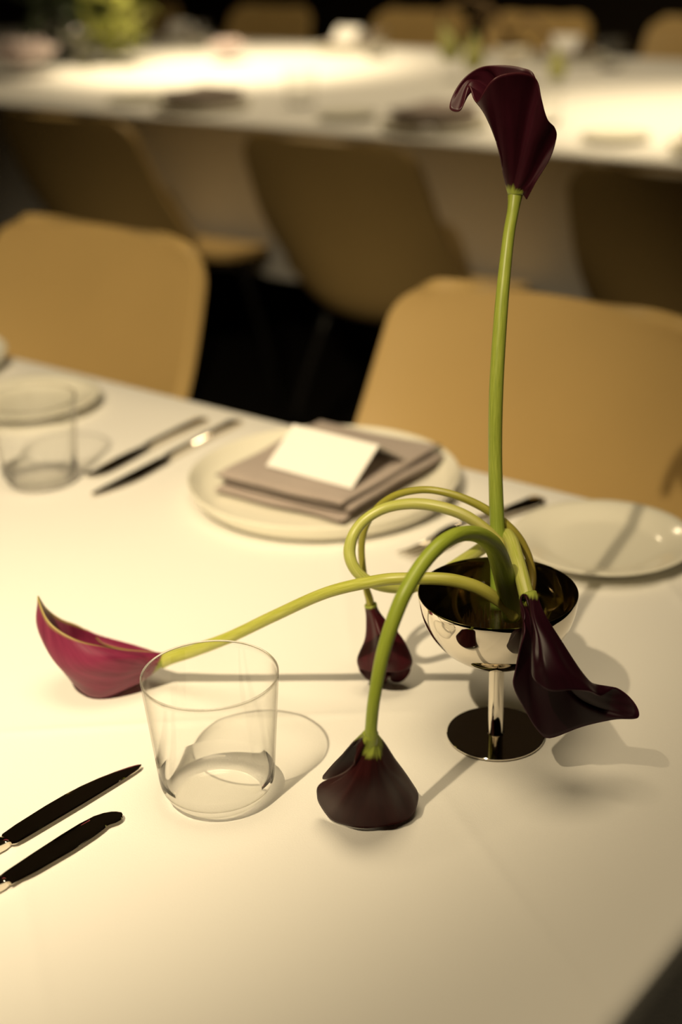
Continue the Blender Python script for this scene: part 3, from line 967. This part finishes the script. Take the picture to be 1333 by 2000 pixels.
SPATHE_NETS = {
    'upright': (False, [
        [(0.13172,0.98297,1.11229), (0.13329,0.98188,1.11136), (0.13373,0.98165,1.11035), (0.13417,0.98143,1.10935), (0.13488,0.981,1.10836)],
        [(0.13089,0.9821,1.11218), (0.13459,0.98056,1.11464), (0.13667,0.98013,1.11698), (0.13875,0.9797,1.11933), (0.1414,0.979,1.12172)],
        [(0.12987,0.98147,1.11206), (0.13635,0.98003,1.11824), (0.14056,0.97977,1.12424), (0.14478,0.97951,1.13024), (0.14996,0.979,1.13632)],
        [(0.12873,0.9811,1.11194), (0.13672,0.98033,1.1215), (0.14217,0.98061,1.13085), (0.14763,0.98088,1.1402), (0.15428,0.981,1.14966)],
        [(0.12753,0.98101,1.11182), (0.13517,0.97967,1.12326), (0.14054,0.97952,1.13452), (0.14592,0.97937,1.14578), (0.15244,0.979,1.15715)],
        [(0.12635,0.98121,1.11172), (0.13239,0.97806,1.1248), (0.13676,0.97652,1.13778), (0.14113,0.97499,1.15077), (0.14644,0.973,1.16382)],
        [(0.12525,0.98169,1.11163), (0.13006,0.9779,1.12838), (0.13364,0.97577,1.14508), (0.13723,0.97364,1.16178), (0.14162,0.971,1.17853)],
        [(0.12429,0.98242,1.11156), (0.12833,0.97915,1.13115), (0.13145,0.97724,1.15071), (0.13457,0.97532,1.17026), (0.13841,0.973,1.18986)],
        [(0.12354,0.98336,1.11153), (0.12456,0.97817,1.13228), (0.12558,0.97466,1.1531), (0.1266,0.97115,1.17392), (0.12794,0.967,1.19474)],
        [(0.12303,0.98445,1.11152), (0.12019,0.97792,1.13212), (0.11846,0.97321,1.1529), (0.11673,0.96851,1.17367), (0.11479,0.963,1.1944)],
        [(0.12279,0.98564,1.11154), (0.11754,0.97893,1.13097), (0.11412,0.97389,1.15063), (0.11069,0.96885,1.17029), (0.10673,0.963,1.18987)],
        [(0.12285,0.98684,1.11158), (0.1173,0.977,1.13773), (0.11102,0.973,1.15414), (0.105,0.97,1.16738), (0.09975,0.969,1.17748)],
        [(0.12318,0.98799,1.11166), (0.12026,0.982,1.13678), (0.11483,0.982,1.15445), (0.1072,0.982,1.16832), (0.09793,0.981,1.1773)],
        [(0.12379,0.98903,1.11175), (0.12224,0.987,1.13866), (0.11745,0.989,1.1588), (0.10798,0.99,1.17535), (0.09476,0.989,1.18491)],
        [(0.12462,0.9899,1.11186), (0.12415,0.995,1.13913), (0.11871,1.001,1.16807), (0.1,0.995,1.18581), (0.09036,0.983,1.17144)],
        [(0.12564,0.99053,1.11198), (0.12415,0.995,1.13913), (0.11871,1.001,1.16807), (0.09832,0.997,1.18653), (0.08637,0.983,1.1684)],
        [(0.12678,0.9909,1.1121), (0.12415,0.995,1.13913), (0.11871,1.001,1.16807), (0.09747,0.998,1.18734), (0.08188,0.985,1.17098)],
        [(0.12798,0.99099,1.11222), (0.12463,0.995,1.13911), (0.11966,1.001,1.16804), (0.10247,1.001,1.18637), (0.08518,0.991,1.17957)],
        [(0.12916,0.99079,1.11232), (0.12523,0.996,1.13892), (0.12084,1.003,1.16773), (0.10736,1.003,1.18779), (0.09363,0.997,1.18938)],
        [(0.13026,0.99031,1.11241), (0.12584,0.997,1.13874), (0.12251,1.005,1.1674), (0.11428,1.006,1.18813), (0.10542,1.003,1.1949)],
        [(0.13122,0.98958,1.11248), (0.12872,0.99493,1.13334), (0.12572,0.998,1.15408), (0.12272,1.00106,1.17481), (0.11971,1.005,1.19558)],
        [(0.13197,0.98864,1.11252), (0.13324,0.99352,1.13298), (0.13287,0.99641,1.15321), (0.1325,0.99931,1.17345), (0.13264,1.003,1.19376)],
        [(0.13248,0.98755,1.11253), (0.13597,0.99077,1.13199), (0.13717,0.99266,1.15119), (0.13837,0.99456,1.17039), (0.14035,0.997,1.18969)],
        [(0.13272,0.98636,1.11251), (0.13734,0.98972,1.12788), (0.13943,0.99197,1.14297), (0.14153,0.99422,1.15807), (0.14451,0.997,1.17326)],
        [(0.13266,0.98516,1.11246), (0.13821,0.98864,1.12276), (0.14112,0.99126,1.13278), (0.14403,0.99388,1.14281), (0.14788,0.997,1.15294)],
        [(0.13233,0.98401,1.11238), (0.13602,0.98581,1.11688), (0.13778,0.98746,1.12118), (0.13954,0.98912,1.12548), (0.14192,0.991,1.12985)],
        [(0.13172,0.98297,1.11229), (0.133,0.98398,1.1115), (0.13321,0.98529,1.11063), (0.13343,0.98661,1.10975), (0.13388,0.988,1.1089)],
    ]),
    'looped': (False, [
        [(0.11851,0.83497,0.87959), (0.11847,0.83396,0.87926), (0.11901,0.83368,0.87843), (0.11953,0.83338,0.87762), (0.11999,0.833,0.87686)],
        [(0.11973,0.83478,0.88034), (0.11976,0.82915,0.87876), (0.12033,0.82458,0.87633), (0.12084,0.81989,0.87398), (0.12122,0.815,0.87179)],
        [(0.12108,0.83486,0.88088), (0.12079,0.8254,0.87664), (0.12106,0.81712,0.87144), (0.12121,0.8087,0.86632), (0.12112,0.8,0.86139)],
        [(0.12247,0.83519,0.88117), (0.12016,0.812,0.87762), (0.12062,0.798,0.87088), (0.11837,0.788,0.86148), (0.11787,0.785,0.84982)],
        [(0.1238,0.83577,0.88118), (0.12119,0.81,0.87738), (0.12247,0.794,0.86967), (0.12202,0.7825,0.85906), (0.12014,0.777,0.84601)],
        [(0.125,0.83655,0.88093), (0.12222,0.808,0.87714), (0.12432,0.79,0.86846), (0.12567,0.777,0.85664), (0.12823,0.772,0.84238)],
        [(0.126,0.83748,0.88041), (0.12372,0.808,0.87625), (0.12945,0.79,0.86744), (0.13526,0.778,0.8557), (0.14199,0.772,0.84269)],
        [(0.12672,0.8385,0.87968), (0.12646,0.8115,0.87556), (0.13413,0.796,0.86437), (0.14281,0.785,0.85012), (0.15371,0.776,0.83876)],
        [(0.12712,0.83956,0.87877), (0.12921,0.815,0.87486), (0.13881,0.802,0.8613), (0.15036,0.792,0.84453), (0.16193,0.784,0.83051)],
        [(0.12718,0.84059,0.87774), (0.12897,0.817,0.8734), (0.13824,0.805,0.85882), (0.15123,0.796,0.83918), (0.16882,0.792,0.82845)],
        [(0.12689,0.84151,0.87665), (0.12874,0.819,0.87193), (0.13766,0.808,0.85634), (0.1521,0.8,0.83382), (0.17456,0.795,0.82928)],
        [(0.12628,0.84228,0.87558), (0.1282,0.819,0.87111), (0.13705,0.8085,0.85438), (0.15327,0.8015,0.82943), (0.18262,0.793,0.82431)],
        [(0.12538,0.84284,0.87459), (0.12766,0.819,0.87028), (0.13644,0.809,0.85243), (0.15444,0.803,0.82504), (0.18748,0.788,0.81894)],
        [(0.12424,0.84315,0.87374), (0.12678,0.818,0.86957), (0.13539,0.809,0.8499), (0.15372,0.8045,0.82067), (0.18816,0.784,0.81446)],
        [(0.12294,0.84321,0.87309), (0.12591,0.817,0.86887), (0.13434,0.809,0.84737), (0.153,0.806,0.81631), (0.18442,0.784,0.81218)],
        [(0.12156,0.84301,0.87267), (0.12502,0.816,0.86901), (0.13248,0.809,0.84659), (0.14851,0.8065,0.81706), (0.17309,0.79,0.80853)],
        [(0.12019,0.84255,0.87252), (0.12413,0.815,0.86915), (0.13063,0.809,0.8458), (0.14401,0.807,0.81781), (0.15422,0.8,0.79743)],
        [(0.11891,0.84187,0.87264), (0.122,0.8145,0.86908), (0.12559,0.809,0.84427), (0.1336,0.807,0.81689), (0.13366,0.803,0.78738)],
        [(0.11781,0.841,0.87303), (0.11988,0.814,0.869), (0.12056,0.809,0.84274), (0.12319,0.807,0.81597), (0.12507,0.803,0.79444)],
        [(0.11695,0.84002,0.87366), (0.11842,0.8145,0.87048), (0.11715,0.8085,0.84999), (0.11699,0.805,0.82868), (0.11712,0.803,0.80895)],
        [(0.11638,0.83897,0.87449), (0.11696,0.815,0.87195), (0.11374,0.808,0.85725), (0.1108,0.803,0.84139), (0.10863,0.8,0.82901)],
        [(0.11615,0.83792,0.87546), (0.11694,0.8165,0.87327), (0.11456,0.8095,0.86317), (0.1122,0.804,0.85226), (0.10918,0.8,0.83976)],
        [(0.11626,0.83694,0.87653), (0.11693,0.818,0.87459), (0.11538,0.811,0.86909), (0.1136,0.805,0.86313), (0.11198,0.8,0.85668)],
        [(0.11671,0.83608,0.87762), (0.11554,0.82715,0.87581), (0.1157,0.81932,0.87346), (0.11572,0.81133,0.87122), (0.11544,0.803,0.8692)],
        [(0.11748,0.83542,0.87866), (0.1162,0.83096,0.87771), (0.11598,0.82744,0.87627), (0.11565,0.82382,0.87488), (0.11511,0.82,0.87361)],
        [(0.11851,0.83497,0.87959), (0.11749,0.83422,0.87869), (0.1172,0.83418,0.87739), (0.11685,0.83412,0.87608), (0.11637,0.834,0.87478)],
    ]),
    'reclining': (False, [
        [(-0.13692,0.94641,0.78014), (-0.13824,0.94566,0.78187), (-0.14003,0.94506,0.78258), (-0.14181,0.94446,0.7833), (-0.14372,0.944,0.78375)],
        [(-0.13729,0.94387,0.77957), (-0.14374,0.93983,0.78372), (-0.15058,0.93696,0.78694), (-0.15742,0.93409,0.79017), (-0.16436,0.932,0.79314)],
        [(-0.1381,0.94193,0.778), (-0.14798,0.934,0.78083), (-0.15527,0.927,0.78942), (-0.16787,0.922,0.79559), (-0.18023,0.925,0.80121)],
        [(-0.13919,0.94103,0.77577), (-0.15059,0.933,0.7786), (-0.16399,0.923,0.78485), (-0.18079,0.916,0.7952), (-0.19527,0.922,0.80826)],
        [(-0.14029,0.94139,0.77341), (-0.15343,0.933,0.77507), (-0.17198,0.922,0.77852), (-0.19478,0.915,0.79061), (-0.20983,0.925,0.81605)],
        [(-0.14117,0.94292,0.77145), (-0.15688,0.935,0.76745), (-0.1858,0.928,0.76168), (-0.21404,0.922,0.79019), (-0.21987,0.931,0.82447)],
        [(-0.1416,0.94527,0.77034), (-0.16039,0.938,0.76067), (-0.19696,0.937,0.75273), (-0.22666,0.936,0.80575), (-0.22681,0.944,0.83553)],
        [(-0.14151,0.9479,0.77034), (-0.15984,0.945,0.76172), (-0.19543,0.952,0.75149), (-0.22212,0.95,0.7892), (-0.22488,0.956,0.81935)],
        [(-0.1409,0.95021,0.77145), (-0.15853,0.9515,0.76311), (-0.18768,0.961,0.75649), (-0.21206,0.9635,0.78207), (-0.21796,0.966,0.80488)],
        [(-0.13992,0.95167,0.77341), (-0.15722,0.958,0.7645), (-0.17994,0.97,0.7615), (-0.20201,0.977,0.77495), (-0.20741,0.974,0.79435)],
        [(-0.13879,0.95195,0.77577), (-0.1536,0.96025,0.77739), (-0.16818,0.96631,0.77966), (-0.18276,0.97237,0.78192), (-0.19705,0.977,0.78493)],
        [(-0.13777,0.95097,0.778), (-0.15065,0.95793,0.77745), (-0.16338,0.96302,0.77733), (-0.17611,0.96811,0.77722), (-0.18849,0.972,0.77795)],
        [(-0.1371,0.94898,0.77957), (-0.14508,0.95264,0.77932), (-0.1532,0.9553,0.77886), (-0.16131,0.95797,0.7784), (-0.16923,0.96,0.7784)],
        [(-0.13692,0.94641,0.78014), (-0.13884,0.94746,0.781), (-0.14117,0.94836,0.781), (-0.1435,0.94926,0.781), (-0.14588,0.95,0.7809)],
    ]),
    'front': (False, [
        [(0.0104,0.73555,0.83736), (0.00866,0.73564,0.83533), (0.00759,0.73612,0.83342), (0.00637,0.73652,0.83148), (0.00531,0.737,0.82957)],
        [(0.01109,0.73483,0.83687), (0.0088,0.7342,0.83264), (0.00711,0.73421,0.82868), (0.00524,0.734,0.82462), (0.00354,0.734,0.82066)],
        [(0.01199,0.73431,0.83646), (0.00908,0.73475,0.83013), (0.00665,0.73591,0.82413), (0.00402,0.73684,0.81804), (0.00159,0.738,0.81204)],
        [(0.01304,0.73404,0.83617), (0.0053,0.7365,0.82559), (0.0034,0.735,0.81867), (-0.00128,0.738,0.81081), (-0.00774,0.748,0.80056)],
        [(0.01414,0.73403,0.83601), (0.00583,0.73633,0.82435), (0.00181,0.73567,0.81537), (-0.00487,0.742,0.80458), (-0.01611,0.757,0.7913)],
        [(0.01523,0.73429,0.836), (0.00636,0.73617,0.82311), (0.00023,0.73633,0.81208), (-0.00846,0.746,0.79836), (-0.0205,0.763,0.78351)],
        [(0.01622,0.73479,0.83614), (0.00689,0.736,0.82187), (-0.00136,0.737,0.80879), (-0.01204,0.75,0.79213), (-0.02153,0.767,0.77513)],
        [(0.01703,0.7355,0.83642), (0.00796,0.735,0.82082), (0.00083,0.7345,0.80771), (-0.00874,0.746,0.78822), (-0.02041,0.77442,0.762)],
        [(0.01761,0.73636,0.83682), (0.00904,0.734,0.81978), (0.00301,0.732,0.80663), (-0.00543,0.742,0.78431), (-0.01321,0.7694,0.753)],
        [(0.01792,0.73732,0.8373), (0.01097,0.733,0.8197), (0.00722,0.732,0.80512), (0.00175,0.7435,0.78122), (-0.00371,0.76396,0.752)],
        [(0.01793,0.7383,0.83784), (0.01291,0.732,0.81963), (0.01143,0.732,0.8036), (0.00893,0.745,0.77814), (0.00697,0.7604,0.752)],
        [(0.01763,0.73923,0.83839), (0.0149,0.733,0.81888), (0.01605,0.735,0.80204), (0.01777,0.7485,0.776), (0.01889,0.75966,0.753)],
        [(0.01706,0.74003,0.83891), (0.01689,0.734,0.81814), (0.02067,0.738,0.80047), (0.02661,0.752,0.77386), (0.03097,0.76296,0.753)],
        [(0.01626,0.74066,0.83937), (0.01893,0.736,0.81773), (0.02462,0.743,0.80031), (0.03194,0.758,0.77544), (0.03905,0.76812,0.754)],
        [(0.01528,0.74106,0.83972), (0.02098,0.738,0.81732), (0.02857,0.748,0.80015), (0.03728,0.764,0.77701), (0.04309,0.77446,0.758)],
        [(0.01419,0.7412,0.83995), (0.02206,0.75185,0.82104), (0.02907,0.76187,0.80189), (0.03689,0.77198,0.78269), (0.04391,0.782,0.76354)],
        [(0.01309,0.74107,0.84003), (0.01923,0.75637,0.82072), (0.02482,0.7708,0.80099), (0.03109,0.78557,0.78137), (0.03668,0.8,0.76165)],
        [(0.01204,0.74069,0.83997), (0.0151,0.75986,0.81828), (0.01796,0.77808,0.79609), (0.0213,0.79678,0.77411), (0.02417,0.815,0.75192)],
        [(0.01113,0.74008,0.83976), (0.01025,0.7606,0.81743), (0.00961,0.78023,0.79458), (0.00915,0.80037,0.77199), (0.00851,0.82,0.74913)],
        [(0.01043,0.73928,0.83941), (0.00473,0.75812,0.81852), (-0.00022,0.77627,0.79714), (-0.0054,0.79485,0.77603), (-0.01035,0.813,0.75465)],
        [(0.00998,0.73836,0.83897), (0.00219,0.75529,0.81966), (-0.00461,0.77174,0.79995), (-0.01181,0.78855,0.7805), (-0.01861,0.805,0.7608)],
        [(0.00982,0.73739,0.83845), (0.00416,0.75245,0.82304), (-0.00061,0.76718,0.80731), (-0.00565,0.78227,0.79183), (-0.01042,0.797,0.77611)],
        [(0.00996,0.73643,0.8379), (0.00641,0.7481,0.82723), (0.00361,0.75962,0.81637), (0.00064,0.77147,0.80571), (-0.00215,0.783,0.79485)],
        [(0.0104,0.73555,0.83736), (0.00866,0.73947,0.83322), (0.00757,0.74362,0.82912), (0.00636,0.74785,0.82508), (0.00527,0.752,0.82098)],
    ]),
    'small': (True, [
        [(0.01563,0.93448,0.82264), (0.01637,0.936,0.81148), (0.01503,0.933,0.79631), (0.00884,0.93,0.78122), (0.01021,0.927,0.77347)],
        [(0.01689,0.93273,0.82294), (0.01936,0.9325,0.81322), (0.02062,0.9265,0.80008), (0.01853,0.9215,0.78525), (0.01824,0.92,0.77507)],
        [(0.01884,0.93185,0.82332), (0.02235,0.929,0.81497), (0.02621,0.92,0.80385), (0.02823,0.913,0.78927), (0.0285,0.916,0.777)],
        [(0.02097,0.93209,0.82367), (0.02524,0.9325,0.81384), (0.03402,0.9265,0.8), (0.03869,0.9215,0.78448), (0.03897,0.919,0.77486)],
        [(0.02271,0.93337,0.82391), (0.02812,0.936,0.81272), (0.04184,0.933,0.79615), (0.04916,0.93,0.77969), (0.04742,0.927,0.77291)],
        [(0.02359,0.93536,0.82397), (0.02695,0.938,0.81128), (0.0389,0.93775,0.7928), (0.04467,0.935,0.77594), (0.04654,0.938,0.75966)],
        [(0.02337,0.93752,0.82383), (0.02579,0.94,0.80985), (0.03597,0.9425,0.78944), (0.04019,0.94,0.77218), (0.04139,0.943,0.75185)],
        [(0.02212,0.93927,0.82354), (0.02463,0.942,0.80841), (0.03303,0.94725,0.78609), (0.0357,0.945,0.76843), (0.03456,0.944,0.75178)],
        [(0.02016,0.94015,0.82316), (0.02346,0.944,0.80697), (0.0301,0.952,0.78274), (0.03122,0.95,0.76467), (0.03259,0.94,0.75902)],
        [(0.01803,0.93991,0.82281), (0.02169,0.942,0.8081), (0.02633,0.94725,0.78613), (0.02562,0.945,0.76881), (0.02802,0.944,0.74965)],
        [(0.01629,0.93863,0.82257), (0.01991,0.94,0.80923), (0.02256,0.9425,0.78952), (0.02003,0.94,0.77295), (0.0185,0.943,0.75298)],
        [(0.01542,0.93664,0.82251), (0.01814,0.938,0.81035), (0.0188,0.93775,0.79292), (0.01443,0.935,0.77708), (0.01283,0.938,0.76094)],
    ]),
}


M['stem_upright'] = stem_material('stem_green', (0.24, 0.30, 0.035), (0.36, 0.42, 0.07), (0.20, 0.30, 0.03))
M['stem_reclining'] = stem_material('stem_yellow_green', (0.36, 0.38, 0.045), (0.50, 0.52, 0.12), (0.30, 0.27, 0.05))
M['stem_front'] = stem_material('stem_fresh_green', (0.26, 0.34, 0.03), (0.38, 0.46, 0.06), (0.14, 0.19, 0.02))
M['stem_small'] = stem_material('stem_olive', (0.25, 0.24, 0.03), (0.34, 0.32, 0.05), (0.22, 0.14, 0.03))
M['stem_looped'] = stem_material('stem_pale_green', (0.36, 0.40, 0.06), (0.50, 0.50, 0.16), (0.34, 0.30, 0.08))
M['spathe_upright'] = spathe_material('spathe_maroon', (0.026, 0.003, 0.007), (0.048, 0.006, 0.014), edge=(0.07, 0.015, 0.02))
M['spathe_front'] = spathe_material('spathe_brown_maroon', (0.026, 0.0050, 0.0060), (0.044, 0.0100, 0.0100), 0.05, edge=(0.03, 0.01, 0.01), base_end=0.215)
M['spathe_looped'] = spathe_material('spathe_plum', (0.014, 0.0020, 0.005), (0.024, 0.0034, 0.009), edge=(0.05, 0.008, 0.02))
M['spathe_small'] = spathe_material('spathe_wine', (0.034, 0.0032, 0.006), (0.062, 0.007, 0.012), edge=(0.08, 0.015, 0.015), base_end=0.065)
M['spathe_reclining'] = spathe_material('spathe_magenta', (0.125, 0.011, 0.038), (0.23, 0.030, 0.074), edge=(0.36, 0.32, 0.08), edge_from=0.955)

LILIES = {
    'upright': 'tall upright calla lily with dark maroon flower',
    'reclining': 'calla lily bent left, magenta flower lying behind the tumbler',
    'front': 'calla lily arching forward, brownish maroon flower face down on the cloth',
    'small': 'small wine red calla lily drooping from a thin olive stalk',
    'looped': 'calla lily with a coiled stalk and plum black flower hanging over the bowl rim',
}
for key, lab in LILIES.items():
    root = empty('calla_lily', STEM_PATHS[key][0][:3])
    st = tube('stalk', STEM_PATHS[key], M['stem_' + key], None, 20, 8)
    sp = spathe('spathe', SPATHE_NETS[key], M['spathe_' + key])
    for o in (st, sp):
        o.parent = root
        o.matrix_parent_inverse = Matrix.Translation(-Vector(STEM_PATHS[key][0][:3]))
    tag(root, lab, 'calla lily', 'calla lilies in the steel bowl')

# ------------------------------------------------------------------ the background table's settings
ZF = TOP + 0.0008
NEAR_SETS = [(-1.28, 'right'), (-2.07, 'middle'), (-2.86, 'left')]
for a, w in NEAR_SETS:
    dinner_plate(ab(a, 3.03, ZF), 'blurred dinner plate on the near side of the background table, %s of three' % w, group='background dinner plates')
    n_ = napkin(ab(a, 3.035, ZF + 0.0085), TABLE_ROT + math.pi, 'blurred grey napkin on the near side of the background table, %s of three' % w, group='background napkins')
    side_plate(ab(a - 0.30, 3.06, ZF), 'blurred bread plate on the near side of the background table, %s of three' % w, group='background bread plates')
    tumbler(tuple(ab(a + 0.22, 3.20, ZF)), 'blurred tumbler on the near side of the background table, %s of three' % w, group='background tumblers')
    n_.scale = (1, 1, 2.0)
FAR_SETS = [(-2.50, 'right'), (-3.43, 'second from right'), (-4.30, 'second from left'), (-5.08, 'left')]
for a, w in FAR_SETS:
    dinner_plate(ab(a, 4.46, ZF), 'blurred dinner plate on the far side of the background table, %s of four' % w, group='background dinner plates')
    napkin(ab(a, 4.455, ZF + 0.0085), TABLE_ROT, 'blurred grey napkin on the far side of the background table, %s of four' % w, group='background napkins')
    tent_card(ab(a, 4.46, ZF + 0.032), TABLE_ROT, 'blurred card on the far side of the background table, %s of four' % w, 0.108, 0.050, group='background cards')
    tumbler(tuple(ab(a + 0.26, 4.28, ZF)), 'blurred tumbler on the far side of the background table, %s of four' % w, group='background tumblers')

M['leaf_dark'] = plain('dark_green_leaf', (0.022, 0.034, 0.010), 0.3, 40, rough=0.45)
M['leaf_light'] = plain('yellow_green_leaf', (0.34, 0.36, 0.07), 0.25, 40, rough=0.45)
M['petal_lilac'] = plain('pale_lilac_petal', (0.62, 0.52, 0.50), 0.08, 60, rough=0.6)
M['petal_lime'] = plain('lime_petal', (0.60, 0.60, 0.22), 0.15, 40, rough=0.5)
M['twig'] = plain('brown_stalk', (0.17, 0.10, 0.03), 0.2, 50, rough=0.6)


def leaf_mesh(name, m, length, width):
    rows, cols = 10, 4
    verts, faces = [], []
    for i in range(rows + 1):
        t = i / rows
        w = width * math.sin(math.pi * min(1, t * 0.97 + 0.03)) ** 0.8 * (1 - 0.35 * t)
        for j in range(cols + 1):
            s = -1 + 2 * j / cols
            verts.append((s * w, t * length, 0.18 * length * t - 0.34 * length * t * t + abs(s) * w * 0.35))
    for i in range(rows):
        for j in range(cols):
            k = i * (cols + 1) + j
            faces.append((k, k + 1, k + cols + 2, k + cols + 1))
    o = mesh_obj(name, verts, faces, m)
    o.modifiers.new('thickness', 'SOLIDIFY').thickness = 0.0008
    return o


def foliage(root, proto, n, spread, zlo, zhi, rnd, cx=0.0, cy=0.0):
    for k in range(n):
        o = proto if (k == 0 and proto.parent is None) else proto.copy()
        if o is not proto:
            COL.objects.link(o)
        o.parent = root
        th = rnd.uniform(0, 2 * math.pi)
        r = spread * math.sqrt(rnd.random())
        o.location = (cx + r * math.cos(th), cy + r * math.sin(th), rnd.uniform(zlo, zhi))
        o.rotation_euler = (rnd.uniform(-0.2, 1.2), rnd.uniform(-0.5, 0.5), rnd.uniform(0, 2 * math.pi))
        s = rnd.uniform(0.75, 1.25)
        o.scale = (s, s, s)


rnd = random.Random(11)
vase_loc = ab(-4.14, 3.74, ZF)
root = empty('leafy_arrangement', vase_loc, TABLE_ROT)
lathe('bowl', [(0, 0), (0.05, 0), (0.052, 0.004), (0.02, 0.012), (0.02, 0.05), (0.06, 0.075), (0.085, 0.115), (0.082, 0.116), (0.056, 0.08), (0, 0.066)], M['plate'], root, 40, 40)
for k in range(9):
    th = k * 0.7
    e = (0.11 * math.cos(th), 0.09 * math.sin(th), 0.24)
    tube('stalk', [(0.02 * math.cos(th), 0.02 * math.sin(th), 0.08, 0.003), (e[0] * 0.5, e[1] * 0.5, 0.16, 0.003), (e[0], e[1], e[2], 0.002)], M['leaf_dark'], root, 8, 4)
foliage(root, leaf_mesh('leaf', M['leaf_dark'], 0.085, 0.026), 80, 0.16, 0.03, 0.24, rnd, -0.06, 0.0)
foliage(root, leaf_mesh('leaf', M['leaf_light'], 0.095, 0.022), 70, 0.12, 0.02, 0.26, rnd, 0.18, 0.0)
tag(root, 'blurred bunch of dark and yellow green leaves at the top left', 'flower arrangement')


def blossom(loc, size, label):
    """loose round flower of cupped petals"""
    root = empty('blossom', loc)
    for ring, (n, tilt, s) in enumerate(((4, 1.25, 0.6), (6, 0.9, 0.85), (8, 0.45, 1.0))):
        for k in range(n):
            verts, faces = [], []
            for i in range(6):
                for j in range(6):
                    u, v = i / 5, -1 + 2 * j / 5
                    w = 0.55 * math.sin(math.pi * (0.12 + 0.80 * u)) * s * size
                    verts.append((v * w, s * size * (0.08 + u * math.cos(tilt * u)), s * size * u * math.sin(tilt) * 0.9 + abs(v) * 0.18 * size * u + size * 0.25))
            for i in range(5):
                for j in range(5):
                    a = i * 6 + j
                    faces.append((a, a + 1, a + 7, a + 6))
            o = mesh_obj('petal', verts, faces, M['petal_lilac'], root)
            o.rotation_euler = (0, 0, 2 * math.pi * (k + 0.5 * ring) / n)
            o.modifiers.new('thickness', 'SOLIDIFY').thickness = 0.001
    return tag(root, label, 'flower', 'pale blossoms on the background table')


blossom(ab(-4.62, 3.52, ZF), 0.075, 'blurred pale lilac blossom in front of the dark leaves')
blossom(ab(-4.00, 3.36, ZF), 0.12, 'blurred pale blossom at the left edge of the background table')
blossom(ab(-3.62, 3.98, ZF), 0.075, 'blurred pale blossom right of the yellow green leaves')

# second arrangement: limp lime callas on arching brown stalks in a footed bowl
c2 = ab(-2.337, 3.837, ZF)
goblet(c2, 'blurred steel footed bowl on the background table behind the upright lily')


def far_calla(pts, scale, rot, mat, label):
    root = empty('calla_lily', tuple(c2))
    tube('stalk', [p + (0.006,) for p in pts], M['twig'], root, 10, 6)
    net = SPATHE_NETS['small'][1]
    base = Vector(net[0][0])
    closed = SPATHE_NETS['small'][0]
    tip = Vector(pts[-1])
    R3 = Matrix.Rotation(rot, 3, 'Y')
    newnet = [[tuple(tip + R3 @ ((Vector(p) - base) * scale)) for p in col] for col in net]
    spathe('spathe', (closed, newnet), mat, root, 48, 16, 0.0012)
    return tag(root, label, 'calla lily', 'lime callas on the background table')


far_calla([(0.0, 0.0, 0.08), (0.002, -0.002, 0.14), (0.032, -0.025, 0.186), (0.073, -0.058, 0.170), (0.101, -0.080, 0.136), (0.111, -0.089, 0.114)], 1.35, 0.1, M['petal_lime'],
          'blurred lime calla drooping at the right of the background bowl')
far_calla([(0.0, 0.0, 0.08), (-0.023, 0.019, 0.154), (-0.074, 0.059, 0.228), (-0.138, 0.110, 0.238), (-0.186, 0.148, 0.211), (-0.204, 0.162, 0.17)], 1.7, -0.1, M['petal_lime'],
          'blurred lime calla drooping at the left of the background bowl')
far_calla([(0.0, 0.01, 0.08), (-0.016, 0.02, 0.154), (-0.048, 0.045, 0.205), (-0.085, 0.068, 0.205), (-0.105, 0.085, 0.178), (-0.112, 0.090, 0.148)], 1.6, 0.2, M['petal_lime'],
          'blurred lime calla hanging behind the upright maroon lily')
